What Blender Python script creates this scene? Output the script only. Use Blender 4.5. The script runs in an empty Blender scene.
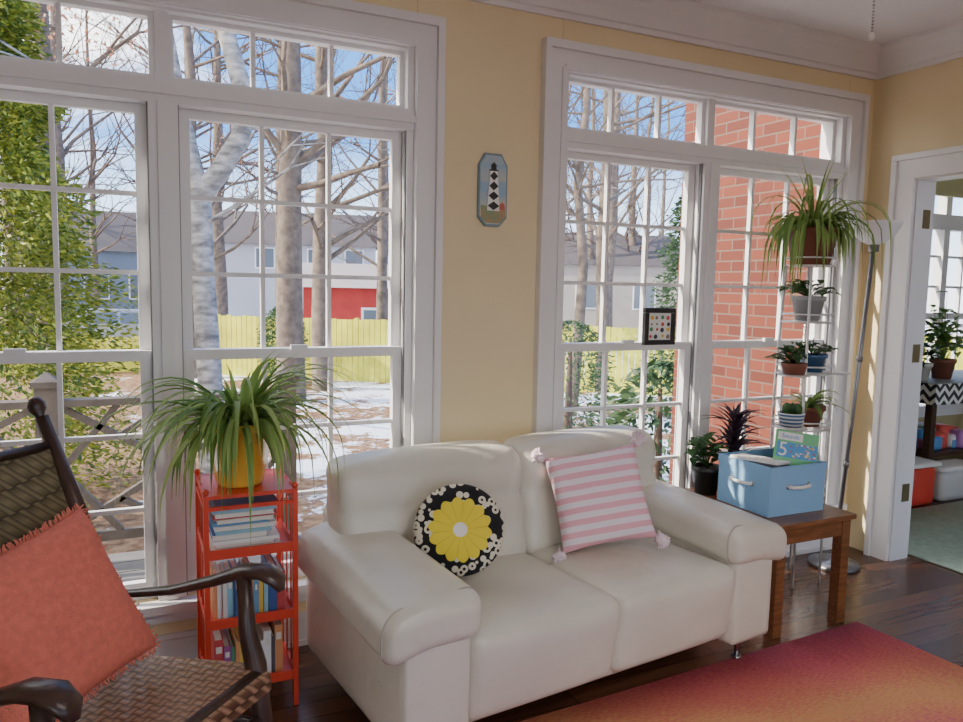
import bpy, bmesh, math, random
from mathutils import Vector, Matrix, noise
random.seed(7)
V=Vector
# ---------------------------------------------------------------- materials
MATS={}
def nodes(name):
    m=bpy.data.materials.new(name); m.use_nodes=True; nt=m.node_tree
    return m,nt,nt.nodes['Principled BSDF']
def mat(name,col,rough=.6,metal=0,var=0,scale=8,bump=0,bscale=60,sheen=0,spec=.5,trans=0,stretch=None,col2=None,emit=0,coat=0):
    if name in MATS: return MATS[name]
    m,nt,b=nodes(name); L=nt.links
    b.inputs['Roughness'].default_value=rough; b.inputs['Metallic'].default_value=metal
    b.inputs['Specular IOR Level'].default_value=spec
    if coat: b.inputs['Coat Weight'].default_value=coat; b.inputs['Coat Roughness'].default_value=.15
    if sheen: b.inputs['Sheen Weight'].default_value=sheen
    b.inputs['Base Color'].default_value=(*col,1)
    if var or bump or col2:
        tc=nt.nodes.new('ShaderNodeTexCoord'); mp=nt.nodes.new('ShaderNodeMapping'); L.new(tc.outputs['Object'],mp.inputs[0])
        if stretch: mp.inputs['Scale'].default_value=stretch
    if var or col2:
        n=nt.nodes.new('ShaderNodeTexNoise'); n.inputs['Scale'].default_value=scale; n.inputs['Detail'].default_value=5
        L.new(mp.outputs[0],n.inputs['Vector'])
        r=nt.nodes.new('ShaderNodeValToRGB'); r.color_ramp.elements[0].position=.35; r.color_ramp.elements[1].position=.65
        c2=col2 or tuple(min(1,c*(1+var)) for c in col); c1=col if col2 else tuple(c*(1-var) for c in col)
        r.color_ramp.elements[0].color=(*c1,1); r.color_ramp.elements[1].color=(*c2,1)
        L.new(n.outputs[0],r.inputs[0]); L.new(r.outputs[0],b.inputs['Base Color'])
    if bump:
        n2=nt.nodes.new('ShaderNodeTexNoise'); n2.inputs['Scale'].default_value=bscale; n2.inputs['Detail'].default_value=4
        L.new(mp.outputs[0],n2.inputs['Vector'])
        bp=nt.nodes.new('ShaderNodeBump'); bp.inputs['Strength'].default_value=bump; bp.inputs['Distance'].default_value=.01
        L.new(n2.outputs[0],bp.inputs['Height']); L.new(bp.outputs[0],b.inputs['Normal'])
    MATS[name]=m; return m
def ramp(nt,stops,interp='LINEAR'):
    r=nt.nodes.new('ShaderNodeValToRGB'); r.color_ramp.interpolation=interp
    while len(r.color_ramp.elements)<len(stops): r.color_ramp.elements.new(.5)
    for e,(p,c) in zip(r.color_ramp.elements,stops): e.position=p; e.color=(*c,1)
    return r
def math_(nt,op,a,b=None,c=None):
    n=nt.nodes.new('ShaderNodeMath'); n.operation=op
    for i,x in enumerate((a,b,c)):
        if x is None: continue
        if isinstance(x,(int,float)): n.inputs[i].default_value=x
        else: nt.links.new(x,n.inputs[i])
    return n.outputs[0]
def leafmat(name,c1,c2,rough=.5):
    m,nt,b=nodes(name); L=nt.links
    g=nt.nodes.new('ShaderNodeNewGeometry'); r=ramp(nt,[(0,c1),(1,c2)]); L.new(g.outputs['Random Per Island'],r.inputs[0])
    L.new(r.outputs[0],b.inputs['Base Color']); b.inputs['Roughness'].default_value=rough
    t=nt.nodes.new('ShaderNodeBsdfTranslucent'); L.new(r.outputs[0],t.inputs[0])
    mx=nt.nodes.new('ShaderNodeMixShader'); mx.inputs[0].default_value=.35
    L.new(b.outputs[0],mx.inputs[1]); L.new(t.outputs[0],mx.inputs[2]); L.new(mx.outputs[0],nt.nodes['Material Output'].inputs[0])
    MATS[name]=m; return m
# ---------------------------------------------------------------- mesh builder
JR=random.Random(3)
class MB:
    def __init__(s,name): s.name=name; s.v=[]; s.f=[]; s.mi=[]; s.sm=[]; s.mats=[]
    def add(s,vs,fs,mt,smooth=True,M=None):
        if mt not in s.mats: s.mats.append(mt)
        k=s.mats.index(mt); o=len(s.v)
        for p in vs:
            p=V(p); s.v.append(M@p if M else p)
        for f in fs: s.f.append([i+o for i in f]); s.mi.append(k); s.sm.append(smooth)
    def box(s,lo,hi,mt,M=None):
        lo=list(lo);hi=list(hi)
        for i in range(3):   # tiny unique inset so touching parts never have coincident faces
            if hi[i]-lo[i]>.006: lo[i]+=JR.uniform(0,.0007); hi[i]-=JR.uniform(0,.0007)
        x0,y0,z0=lo;x1,y1,z1=hi
        s.add([(x0,y0,z0),(x1,y0,z0),(x1,y1,z0),(x0,y1,z0),(x0,y0,z1),(x1,y0,z1),(x1,y1,z1),(x0,y1,z1)],
              [(0,3,2,1),(4,5,6,7),(0,1,5,4),(1,2,6,5),(2,3,7,6),(3,0,4,7)],mt,False,M)
    def beam(s,a,b,w,h,mt,up=(0,0,1)):
        a=V(a);b=V(b);d=(b-a); L=d.length; d.normalize(); u=V(up); r=d.cross(u)
        if r.length<1e-4: r=d.cross(V((1,0,0)))
        r.normalize(); u=r.cross(d)
        vs=[]
        for p in (a,b):
            for i,j in ((-1,-1),(1,-1),(1,1),(-1,1)): vs.append(p+r*i*w/2+u*j*h/2)
        s.add(vs,[(0,1,2,3),(7,6,5,4),(0,4,5,1),(1,5,6,2),(2,6,7,3),(3,7,4,0)],mt,False)
    def tube(s,pts,rad,mt,n=8,cap=True,M=None,flat=1):
        pts=[V(p) for p in pts]; K=len(pts)
        if isinstance(rad,(int,float)): rad=[rad]*K
        vs=[];pr=None
        for i,p in enumerate(pts):
            d=(pts[min(i+1,K-1)]-pts[max(i-1,0)])
            if d.length<1e-7: d=V((0,0,1))
            d.normalize()
            if pr is None:
                pr=d.cross(V((0,0,1)))
                if pr.length<.1: pr=d.cross(V((1,0,0)))
            pr=pr-d*pr.dot(d); pr.normalize(); q=d.cross(pr)
            for k in range(n):
                a=2*math.pi*k/n; vs.append(p+pr*math.cos(a)*rad[i]+q*math.sin(a)*rad[i]*flat)
        fs=[(i*n+k,i*n+(k+1)%n,(i+1)*n+(k+1)%n,(i+1)*n+k) for i in range(K-1) for k in range(n)]
        if cap: fs.append(tuple(range(n))[::-1]); fs.append(tuple((K-1)*n+k for k in range(n)))
        s.add(vs,fs,mt,True,M)
    def lathe(s,prof,c,mt,n=24,M=None):
        vs=[];K=len(prof)
        for r,z in prof:
            for k in range(n):
                a=2*math.pi*k/n; vs.append((c[0]+r*math.cos(a),c[1]+r*math.sin(a),c[2]+z))
        fs=[(i*n+k,i*n+(k+1)%n,(i+1)*n+(k+1)%n,(i+1)*n+k) for i in range(K-1) for k in range(n)]
        s.add(vs,fs,mt,True,M)
    def ball(s,c,r,mt,n=12,M=None,sq=(1,1,1)):
        vs=[];m=n//2
        for i in range(m+1):
            t=math.pi*i/m
            for k in range(n):
                a=2*math.pi*k/n; vs.append((c[0]+sq[0]*r*math.sin(t)*math.cos(a),c[1]+sq[1]*r*math.sin(t)*math.sin(a),c[2]+sq[2]*r*math.cos(t)))
        s.add(vs,[(i*n+k,(i+1)*n+k,(i+1)*n+(k+1)%n,i*n+(k+1)%n) for i in range(m) for k in range(n)],mt,True,M)
    def soft(s,lo,hi,r,mt,bulge=(0,0,0),n=12,M=None,fn=None):
        c=V([(lo[i]+hi[i])/2 for i in range(3)]); h=V([(hi[i]-lo[i])/2 for i in range(3)])
        r=min(r,min(h)*.999)
        for ax in range(3):
            for sg in (-1,1):
                a,b=(ax+1)%3,(ax+2)%3; vs=[]
                def sp(t,hh): return math.sin(t*math.pi/2)*hh*.5+t*hh*.5
                for i in range(n+1):
                    for j in range(n+1):
                        p=V((0,0,0)); p[ax]=sg*h[ax]; p[a]=sp(-1+2*i/n,h[a]); p[b]=sp(-1+2*j/n,h[b])
                        q=V([max(-h[k]+r,min(h[k]-r,p[k])) for k in range(3)])
                        d=p-q
                        if d.length>1e-9: d.normalize()
                        p=q+d*r
                        t=[p[k]/h[k] for k in range(3)]
                        o=V((0,0,0))
                        for k in range(3):
                            k1,k2=(k+1)%3,(k+2)%3
                            o[k]=bulge[k]*t[k]*max(0,1-t[k1]**2)*max(0,1-t[k2]**2)
                        p=p+o+c
                        if fn: p=V(fn(p))
                        vs.append(p)
                fs=[]
                for i in range(n):
                    for j in range(n):
                        q=(i*(n+1)+j,(i+1)*(n+1)+j,(i+1)*(n+1)+j+1,i*(n+1)+j+1)
                        fs.append(q if sg>0 else q[::-1])
                s.add(vs,fs,mt,True,M)
    def quad(s,a,b,c,d,mt,smooth=False): s.add([a,b,c,d],[(0,1,2,3)],mt,smooth)
    def done(s,M=None,merge=False,parent=None):
        me=bpy.data.meshes.new(s.name); me.from_pydata([tuple(p) for p in s.v],[],s.f)
        for m in s.mats: me.materials.append(m)
        me.polygons.foreach_set('material_index',s.mi); me.polygons.foreach_set('use_smooth',s.sm)
        me.update()
        if merge:
            bm=bmesh.new(); bm.from_mesh(me); bmesh.ops.remove_doubles(bm,verts=bm.verts,dist=1e-5); bmesh.ops.recalc_face_normals(bm,faces=bm.faces); bm.to_mesh(me); bm.free()
        o=bpy.data.objects.new(s.name,me); bpy.context.collection.objects.link(o)
        if M: o.matrix_world=M
        if parent: o.parent=parent
        return o
def frame(o,x,y,z):
    M=Matrix.Identity(4)
    for i,c in enumerate((x,y,z)):
        c=V(c)
        for k in range(3): M[k][i]=c[k]
    for k in range(3): M[k][3]=o[k]
    return M
# ---------------------------------------------------------------- common mats
wallm=mat('wall_paint_yellow',(.81,.68,.42),.75,var=.03,scale=2,bump=.05,bscale=150)
trim=mat('trim_white',(.78,.77,.77),.4,var=.02,scale=3)
ceilm=mat('ceiling_white',(.85,.84,.84),.8,var=.02,scale=2,bump=.15,bscale=120)
track=mat('window_track',(.22,.22,.23),.5)
D=2.72; RX=3.445; CZ=2.535
# ---------------------------------------------------------------- floor
def floor_mat():
    m,nt,b=nodes('floor_dark_wood'); L=nt.links
    tc=nt.nodes.new('ShaderNodeTexCoord'); br=nt.nodes.new('ShaderNodeTexBrick')
    L.new(tc.outputs['Object'],br.inputs['Vector'])
    br.inputs['Scale'].default_value=1; br.inputs['Brick Width'].default_value=1.3; br.inputs['Row Height'].default_value=.085
    br.inputs['Mortar Size'].default_value=.0015
    br.inputs['Color1'].default_value=(.19,.080,.040,1); br.inputs['Color2'].default_value=(.10,.042,.023,1); br.inputs['Mortar'].default_value=(.015,.008,.005,1)
    mp=nt.nodes.new('ShaderNodeMapping'); mp.inputs['Scale'].default_value=(3,40,1); L.new(tc.outputs['Object'],mp.inputs[0])
    n=nt.nodes.new('ShaderNodeTexNoise'); n.inputs['Scale'].default_value=1.5; n.inputs['Detail'].default_value=6; L.new(mp.outputs[0],n.inputs['Vector'])
    mx=nt.nodes.new('ShaderNodeMix'); mx.data_type='RGBA'; mx.blend_type='MULTIPLY'; mx.inputs[0].default_value=.6
    r=ramp(nt,[(.3,(.5,.5,.5)),(.7,(1,1,1))]); L.new(n.outputs[0],r.inputs[0])
    L.new(br.outputs[0],mx.inputs[6]); L.new(r.outputs[0],mx.inputs[7]); L.new(mx.outputs[2],b.inputs['Base Color'])
    b.inputs['Roughness'].default_value=.26
    return m
fm=floor_mat()
o=MB('floor'); o.box((-3.2,-3,-.12),(7.2,D,0),fm); o.box((RX,D,-.12),(7.2,4.0,0),fm); o.done()
o=MB('ceiling'); o.box((-3.2,-3,CZ),(RX+.12,D+.12,CZ+.12),ceilm); o.box((RX+.12,-3,CZ),(7.2,4.1,CZ+.12),ceilm); o.done()
# ---------------------------------------------------------------- window wall
Z0,ZT=.24,2.21
LW=(-.74,1.00); RW=(1.62,3.27)
o=MB('wall_north'); T=.13
for a,b in ((-3.2,LW[0]),(LW[1],RW[0]),(RW[1],RX)): o.box((a,D,0),(b,D+T,CZ),wallm)
for a,b in (LW,RW): o.box((a,D,0),(b,D+T,Z0),wallm); o.box((a,D,ZT),(b,D+T,CZ),wallm)
o.done()
def window(name,x0,x1,cx):
    o=MB(name)
    cw=.085
    for a,b in ((x0-cw,x0+.01),(x1-.01,x1+cw)):
        o.box((a,D-.022,Z0-.02),(b,D,ZT-.01),trim)
    o.box((x0-cw,D-.023,ZT-.012),(x1+cw,D,ZT+cw),trim)
    o.box((x0-cw-.012,D-.04,Z0-.02),(x0-cw+.016,D,ZT+cw-.016),trim); o.box((x1+cw-.016,D-.04,Z0-.02),(x1+cw+.012,D,ZT+cw-.016),trim)
    o.box((x0-cw-.012,D-.041,ZT+cw-.018),(x1+cw+.012,D,ZT+cw+.014),trim)
    o.box((x0-.012,D-.03,Z0),(x0+.008,D,ZT),trim); o.box((x1-.008,D-.03,Z0),(x1+.012,D,ZT),trim); o.box((x0,D-.031,ZT-.008),(x1,D,ZT+.012),trim)
    o.box((x0,D,Z0),(x0+.035,D+.13,ZT),trim); o.box((x1-.035,D,Z0),(x1,D+.13,ZT),trim)
    o.box((x0,D,ZT-.02),(x1,D+.13,ZT),trim)
    o.box((x0-cw-.03,D-.055,Z0-.03),(x1+cw+.03,D+.13,Z0),trim)
    o.box((x0-cw,D-.02,Z0-.075),(x1+cw,D,Z0-.03),trim)
    o.box((x0,D-.005,1.90),(x1,D+.12,1.975),trim); o.box((x0,D-.02,1.925),(x1,D,1.95),trim)
    o.box((cx-.045,D-.004,Z0),(cx+.045,D+.12,1.905),trim); o.box((cx-.018,D-.016,Z0),(cx+.018,D,1.905),trim)
    for a in (x0+.034,cx-.050,cx+.043,x1-.040): o.box((a,D+.01,Z0),(a+.006,D+.028,1.9),track); o.box((a,D+.094,Z0),(a+.006,D+.11,1.9),track)
    o.box((cx-.02,D+.02,1.97),(cx+.02,D+.09,ZT),trim)
    for a,b in ((x0+.035,cx-.02),(cx+.02,x1-.035)):
        o.box((a,D+.04,1.972),(b,D+.08,1.995),trim); o.box((a,D+.04,ZT-.035),(b,D+.08,ZT-.015),trim)
        o.box((a,D+.041,1.98),(a+.018,D+.079,ZT-.02),trim); o.box((b-.018,D+.041,1.98),(b,D+.079,ZT-.02),trim)
        for k in (1,2): xx=a+(b-a)*k/3; o.box((xx-.008,D+.045,1.98),(xx+.008,D+.075,ZT-.02),trim)
    for a,b in ((x0+.036,cx-.046),(cx+.046,x1-.036)):
        for zb,zt,yy in ((1.06,1.905,D+.075),(Z0,1.095,D+.045)):
            o.box((a,yy-.017,zb),(a+.038,yy+.017,zt),trim); o.box((b-.038,yy-.017,zb),(b,yy+.017,zt),trim)
            o.box((a,yy-.016,zt-.035),(b,yy+.016,zt),trim)
            o.box((a,yy-.016,zb),(b,yy+.016,zb+(.035 if zb>.5 else .06)),trim)
            gz0=zb+(.035 if zb>.5 else .06); gz1=zt-.035
            for k in (1,2):
                xx=a+.038+(b-a-.076)*k/3; o.box((xx-.008,yy-.012,gz0),(xx+.008,yy+.012,gz1),trim)
                zz=gz0+(gz1-gz0)*k/3; o.box((a+.035,yy-.011,zz-.008),(b-.035,yy+.011,zz+.008),trim)
        o.box(((a+b)/2-.03,D+.02,1.09),((a+b)/2+.03,D+.04,1.108),trim)
    return o.done()
window('window_1',LW[0],LW[1],.13); window('window_2',RW[0],RW[1],2.42)
def crown_profile(): return [(0,-.135),(.012,-.135),(.016,-.115),(.026,-.11),(.045,-.07),(.068,-.035),(.08,-.026),(.09,-.018),(.095,0),(0,0)]
o=MB('trim_1'); pr=crown_profile(); vs=[]
for x in (-3.2,None):
    for d,z in pr: vs.append((x if x is not None else RX-d, D-d, CZ+z))
n=len(pr); o.add(vs,[(i,(i+1)%n,n+(i+1)%n,n+i) for i in range(n-1)],trim,False)
vs=[]
for y in (None,-3):
    for d,z in pr: vs.append((RX-d,y if y is not None else D-d,CZ+z))
o.add(vs,[(i,(i+1)%n,n+(i+1)%n,n+i) for i in range(n-1)],trim,False)
o.done()
o=MB('baseboard_north'); o.box((-3.2,D-.016,0),(RX,D,.10),trim); o.box((-3.2,D-.011,.10),(RX,D,.118),trim); o.box((-3.2,D-.03,0),(RX,D-.016,.02),trim); o.done()
# ---------------------------------------------------------------- right wall + doorway
DY1,DY0,DZ=2.465,1.0,1.895
o=MB('wall_east'); 
o.box((RX,DY1,0),(RX+.12,D+.13,CZ),wallm); o.box((RX,DY0,DZ),(RX+.12,DY1,CZ),wallm); o.box((RX,-3,0),(RX+.12,DY0,CZ),wallm); o.done()
o=MB('trim_2')
for xx,s in ((RX,-1),(RX+.12,1)):
    a,b=sorted((xx,xx+s*.022)); c,d=sorted((xx,xx+s*.036))
    o.box((a,DY1-.01,0),(b,DY1+.095,DZ+.0),trim); o.box((a,DY0-.095,0),(b,DY0+.01,DZ+.0),trim); o.box((a,DY0-.095,DZ-.01),(b,DY1+.095,DZ+.095),trim)
    o.box((c,DY1+.08,0),(d,DY1+.107,DZ+.08),trim); o.box((c,DY0-.107,DZ+.08),(d,DY1+.107,DZ+.107),trim)
o.box((RX-.005,DY1-.018,0),(RX+.125,DY1,DZ),trim); o.box((RX-.005,DY0,0),(RX+.125,DY0+.018,DZ),trim); o.box((RX-.005,DY0+.018,DZ-.018),(RX+.125,DY1-.018,DZ),trim)
hm=mat('brass_hinge',(.25,.2,.12),.4,metal=1)
for z in (.3,1.0,1.65): o.box((RX+.05,DY1-.022,z),(RX+.10,DY1-.017,z+.09),hm)
o.done()
o=MB('wall_outlet'); om=mat('outlet_white',(.8,.78,.74),.4); o.box((3.355,D-.006,.30),(3.425,D,.42),om)
for z in (.335,.385): o.box((3.375,D-.008,z-.014),(3.405,D-.005,z+.014),mat('outlet_slot',(.5,.48,.45),.5))
o.done()
o=MB('wall_west'); o.box((-3.2,-3,0),(-3.08,D,CZ),wallm); o.done()
o=MB('wall_south')
for a,b in ((-3.2,-2.4),(-.6,.9),(2.7,3.44)): o.box((a,-3.1,0),(b,-3,CZ),wallm)
o.box((-3.2,-3.1,2.25),(RX,-3,CZ),wallm); o.box((-3.2,-3.1,0),(RX,-3,.3),wallm); o.done()
# ---------------------------------------------------------------- next room
nm=mat('wall_paint_olive',(.50,.44,.24),.8,var=.04,scale=2)
o=MB('wall_next_room'); NY=3.95
o.box((RX+.12,NY,0),(5.2,NY+.1,CZ),nm); o.box((6.7,NY,0),(7.2,NY+.1,CZ),nm); o.box((5.2,NY,0),(6.7,NY+.1,.45),nm); o.box((5.2,NY,2.3),(6.7,NY+.1,CZ),nm); o.box((7.1,-3,0),(7.2,NY,CZ),nm)
o.box((RX+.12,-3.1,0),(7.2,-3,.4),nm); o.done()
o=MB('window_3')
o.box((5.1,NY-.02,.38),(5.22,NY,2.4),trim); o.box((6.68,NY-.02,.38),(6.8,NY,2.4),trim); o.box((5.22,NY-.02,2.28),(6.68,NY,2.4),trim); o.box((5.1,NY-.05,.36),(6.8,NY+.1,.45),trim)
o.box((5.2,NY-.01,1.85),(6.7,NY+.08,1.97),trim)
for x in (5.2,5.92,6.63): o.box((x,NY,.45),(x+.07,NY+.08,2.3),trim)
for x in (5.2,5.92):
    for k in (1,2): o.box((x+.07+.65*k/3-.01,NY+.02,.45),(x+.07+.65*k/3+.01,NY+.05,2.3),trim)
for z in (.92,1.40,1.64,.68): o.box((5.2,NY+.02,z-.01),(6.7,NY+.05,z+.01),trim)
o.box((5.2,NY+.01,1.14),(6.7,NY+.07,1.19),trim)
o.done()
o=MB('window_valance'); o.soft((5.15,NY-.09,2.10),(6.75,NY-.025,2.30),.02,mat('valance_olive',(.45,.43,.22),.9),n=6); o.done(merge=True)
def rugg():
    m,nt,b=nodes('rug_sage'); L=nt.links
    tc=nt.nodes.new('ShaderNodeTexCoord'); n=nt.nodes.new('ShaderNodeTexNoise'); n.inputs['Scale'].default_value=30; L.new(tc.outputs['Object'],n.inputs['Vector'])
    r=ramp(nt,[(.3,(.40,.54,.46)),(.7,(.54,.67,.58))]); L.new(n.outputs[0],r.inputs[0]); L.new(r.outputs[0],b.inputs['Base Color']); b.inputs['Roughness'].default_value=.95; return m
o=MB('area_rug_sage'); o.soft((3.62,.8,0),(5.6,3.0,.014),.006,rugg(),n=4); o.done(merge=True)
def chev():
    m,nt,b=nodes('chevron_cloth'); L=nt.links
    tc=nt.nodes.new('ShaderNodeTexCoord'); sp=nt.nodes.new('ShaderNodeSeparateXYZ'); L.new(tc.outputs['Object'],sp.inputs[0])
    h=math_(nt,'ADD',sp.outputs[0],sp.outputs[1])
    z=math_(nt,'PINGPONG',h,.05); s=math_(nt,'ADD',z,sp.outputs[2]); fr=math_(nt,'FRACT',math_(nt,'MULTIPLY',s,15)); g=math_(nt,'GREATER_THAN',fr,.5)
    r=ramp(nt,[(0,(.02,.02,.03)),(.5,(.8,.8,.78))],'CONSTANT'); L.new(g,r.inputs[0]); L.new(r.outputs[0],b.inputs['Base Color']); return m
dk=mat('dark_wood_table',(.06,.03,.02),.4)
o=MB('console_table'); o.box((4.9,3.25,.70),(6.3,3.80,.735),dk)
o.box((4.88,3.23,.60),(6.32,3.82,.742),chev())
for x in (4.93,6.22):
    for y in (3.28,3.72): o.box((x,y,0),(x+.05,y+.05,.7),dk)
o.box((4.95,3.30,.22),(6.25,3.75,.25),dk)
o.done()
red=mat('red_plastic',(.65,.06,.04),.35)
o=MB('toy_box_red'); o.soft((4.43,3.04,0),(4.67,3.24,.25),.03,red,n=6); o.soft((4.41,3.02,.25),(4.69,3.26,.28),.012,mat('lid_white',(.8,.8,.78),.4),n=4); o.done(merge=True)
o=MB('storage_bin_clear'); o.soft((4.74,3.05,0),(5.1,3.20,.2),.02,mat('bin_grey',(.55,.55,.55),.4),n=4); o.soft((4.72,3.03,.2),(5.12,3.215,.23),.01,mat('lid_white',(.8,.8,.78),.4),n=4); o.done(merge=True)
o=MB('toy_pile')
tcs=[mat('toy_%d'%i,c,.5) for i,c in enumerate([(.7,.1,.08),(.1,.3,.6),(.8,.6,.1),(.2,.5,.2),(.75,.72,.7),(.5,.2,.5)])]
for k in range(26):
    x=random.uniform(5.02,5.6); y=random.uniform(3.37,3.68); z=.25; s=random.uniform(.025,.07)
    o.soft((x-s,y-s,z),(x+s,y+s,z+s*2.2),s*.3,random.choice(tcs),n=3)
o.done(merge=True)
# ---------------------------------------------------------------- sofa
def leather():
    m,nt,b=nodes('leather_cream'); L=nt.links
    tc=nt.nodes.new('ShaderNodeTexCoord')
    n=nt.nodes.new('ShaderNodeTexNoise'); n.inputs['Scale'].default_value=3; n.inputs['Detail'].default_value=3; L.new(tc.outputs['Object'],n.inputs['Vector'])
    r=ramp(nt,[(.3,(.66,.63,.54)),(.7,(.74,.71,.62))]); L.new(n.outputs[0],r.inputs[0]); L.new(r.outputs[0],b.inputs['Base Color'])
    b.inputs['Roughness'].default_value=.32
    v=nt.nodes.new('ShaderNodeTexVoronoi'); v.inputs['Scale'].default_value=260; L.new(tc.outputs['Object'],v.inputs['Vector'])
    w=nt.nodes.new('ShaderNodeTexNoise'); w.inputs['Scale'].default_value=11; w.inputs['Detail'].default_value=1.5; w.inputs['Distortion'].default_value=.5; L.new(tc.outputs['Object'],w.inputs['Vector'])
    b1=nt.nodes.new('ShaderNodeBump'); b1.inputs['Strength'].default_value=.12; b1.inputs['Distance'].default_value=.002; L.new(v.outputs[0],b1.inputs['Height'])
    b2=nt.nodes.new('ShaderNodeBump'); b2.inputs['Strength'].default_value=.45; b2.inputs['Distance'].default_value=.014; L.new(w.outputs[0],b2.inputs['Height']); L.new(b1.outputs[0],b2.inputs['Normal'])
    L.new(b2.outputs[0],b.inputs['Normal']); return m
lm=leather(); chrome=mat('steel',(.5,.5,.52),.25,metal=1)
seam=mat('leather_seam',(.45,.42,.36),.5)
ang=math.radians(7)
SM=Matrix.Translation((.615,1.72,0))@Matrix.Rotation(ang,4,'Z')
W_,DP=1.49,.80
o=MB('sofa')
o.soft((.06,.06,.11),(W_-.06,DP-.04,.29),.03,lm,n=8)
SI=.235
for a,b in ((SI-.02,W_/2+.002),(W_/2-.002,W_-SI+.02)):
    def fs(p,a=a,b=b):
        y=p.y; z=p.z
        z-=.03*max(0,(y-.3)/.5)
        if z<.34: y+=.035*((.34-z)/.21)
        z-=.006*math.exp(-((p.y-.25)/.1)**2)
        return (p.x,y,z)
    o.soft((a,.0,.125),(b,.66,.40),.04,lm,(0,.012,.018),n=20,fn=fs)
for sgn,x0 in ((-1,0),(1,W_)):
    f=lambda x: x0-sgn*x
    xs=sorted((f(.010),f(SI-.018)))
    o.soft((xs[0],.02,.10),(xs[1],DP-.03,.45),.018,lm,(.004,.004,0),n=10)
    xs=sorted((f(-.045),f(SI+.008)))
    def fa(p,x0=x0,sgn=sgn):
        inw=(x0-p.x)*sgn
        z=p.z+.022*(p.y-.3)/.5
        z-=.032*max(0,(.10-inw)/.14)**1.4
        return (p.x,p.y,z)
    o.soft((xs[0],-.008,.405),(xs[1],DP-.08,.540),.045,lm,(0,.002,.006),n=20,fn=fa)
    ring=[]
    cxx=(xs[0]+xs[1])/2; hw=(xs[1]-xs[0])/2; rr0=.047
    for (qx,qz,a0) in ((1,1,0),(-1,1,90),(-1,-1,180),(1,-1,270)):
        for k in range(7):
            t=math.radians(a0+15*k); px=cxx+qx*(hw-rr0)+rr0*math.cos(t); pz=.4725+qz*(.0675-rr0)+rr0*math.sin(t); ring.append(fa(V((px,.036,pz))))
    ring.append(ring[0]); o.tube(ring,.0032,seam,6,cap=False)
o.soft((.06,.60,.10),(W_-.08,DP-.03,.60),.04,lm,n=8)
for a,b in ((.05,W_/2+.003),(W_/2-.003,W_-.075)):
    def fb(p,a=a,b=b):
        y=p.y+.19*(p.z-.36); t=abs((p.x-(a+b)/2)/(b-a)*2)
        z=p.z-.014*t**4*max(0,(p.z-.5)/.3)
        y-=.012*math.exp(-((p.z-.70)/.05)**2)
        y+=.014*math.exp(-((p.z-.605)/.022)**2)
        return (p.x,y,z)
    o.soft((a,.48,.35),(b,.655,.77),.048,lm,(0,.022,.006),n=24,fn=fb)
for x,y in ((.12,.09),(W_-.10,.09),(.12,DP-.10),(W_-.10,DP-.10)):
    o.tube([(x,y,.008),(x,y,.12)],[.009,.013],chrome,10); o.lathe([(0,0),(.018,0),(.018,.008),(0,.008)],(x,y,.008),chrome,12)
o.done(SM,merge=True)
# ---------------------------------------------------------------- pillows
def pillow(name,size,th,mt,M,round_=False,fringe=None,tassel=None,n=28):
    o=MB(name); h=size/2
    for sg in (-1,1):
        vs=[]
        for i in range(n+1):
            for j in range(n+1):
                u=-1+2*i/n; v=-1+2*j/n
                u=math.sin(u*math.pi/2); v=math.sin(v*math.pi/2)
                if round_:
                    x=u*math.sqrt(1-v*v/2); y=v*math.sqrt(1-u*u/2); r=min(1,math.hypot(x,y)); t=(1-r**3.5)**.5 if r<1 else 0
                    z=sg*th/2*t
                    z-=sg*.012*math.exp(-(r/.12)**2)
                    vs.append((x*h,y*h,z))
                else:
                    t=((1-u**4)*(1-v**4))**.45 if abs(u)<1 and abs(v)<1 else 0
                    k=1-.07*(1-v*v)*abs(u)**2; k2=1-.07*(1-u*u)*abs(v)**2
                    z=sg*th/2*t+ .016*noise.noise(V((u*2,v*2,sg)))*t
                    vs.append((u*h*k,v*h*k2,z))
        fs=[]
        for i in range(n):
            for j in range(n):
                q=(i*(n+1)+j,(i+1)*(n+1)+j,(i+1)*(n+1)+j+1,i*(n+1)+j+1); fs.append(q if sg>0 else q[::-1])
        o.add(vs,fs,mt)
    if fringe:
        for e in range(4):
            for k in range(110):
                t=-1+2*(k+random.random())/110
                kk=1-.07*(1-t*t)
                L=.008+.010*random.random(); a=(h*kk-.002,t*h); bb=(h*kk+L,t*h+random.uniform(-.007,.007))
                R=Matrix.Rotation(e*math.pi/2,2); a=R@V(a); bb=R@V(bb)
                o.tube([(a.x,a.y,0),(bb.x,bb.y,random.uniform(-.008,.008))],[.0022,.0016],fringe,4)
    if tassel:
        for sx,sy in ((-1,-1),(1,-1),(-1,1),(1,1)):
            c=V((sx*(h+.012),sy*(h+.008),0)); o.ball(c,.022,tassel,10)
            for k in range(50):
                d=V((sx+random.uniform(-1.5,1.5),sy+random.uniform(-1.5,1.5),random.uniform(-1.4,1.4))).normalized(); o.tube([c,c+d*.034],[.005,.004],tassel,4)
    return o.done(M,merge=False)
def stripe_mat():
    m,nt,b=nodes('pink_stripe_fabric'); L=nt.links
    tc=nt.nodes.new('ShaderNodeTexCoord'); sp=nt.nodes.new('ShaderNodeSeparateXYZ'); L.new(tc.outputs['Object'],sp.inputs[0])
    fr=math_(nt,'FRACT',math_(nt,'MULTIPLY_ADD',sp.outputs[1],25.0,.2)); r=ramp(nt,[(0,(.80,.42,.50)),(.5,(.82,.74,.80))],'CONSTANT')
    L.new(fr,r.inputs[0]); L.new(r.outputs[0],b.inputs['Base Color']); b.inputs['Roughness'].default_value=.9; return m
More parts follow.
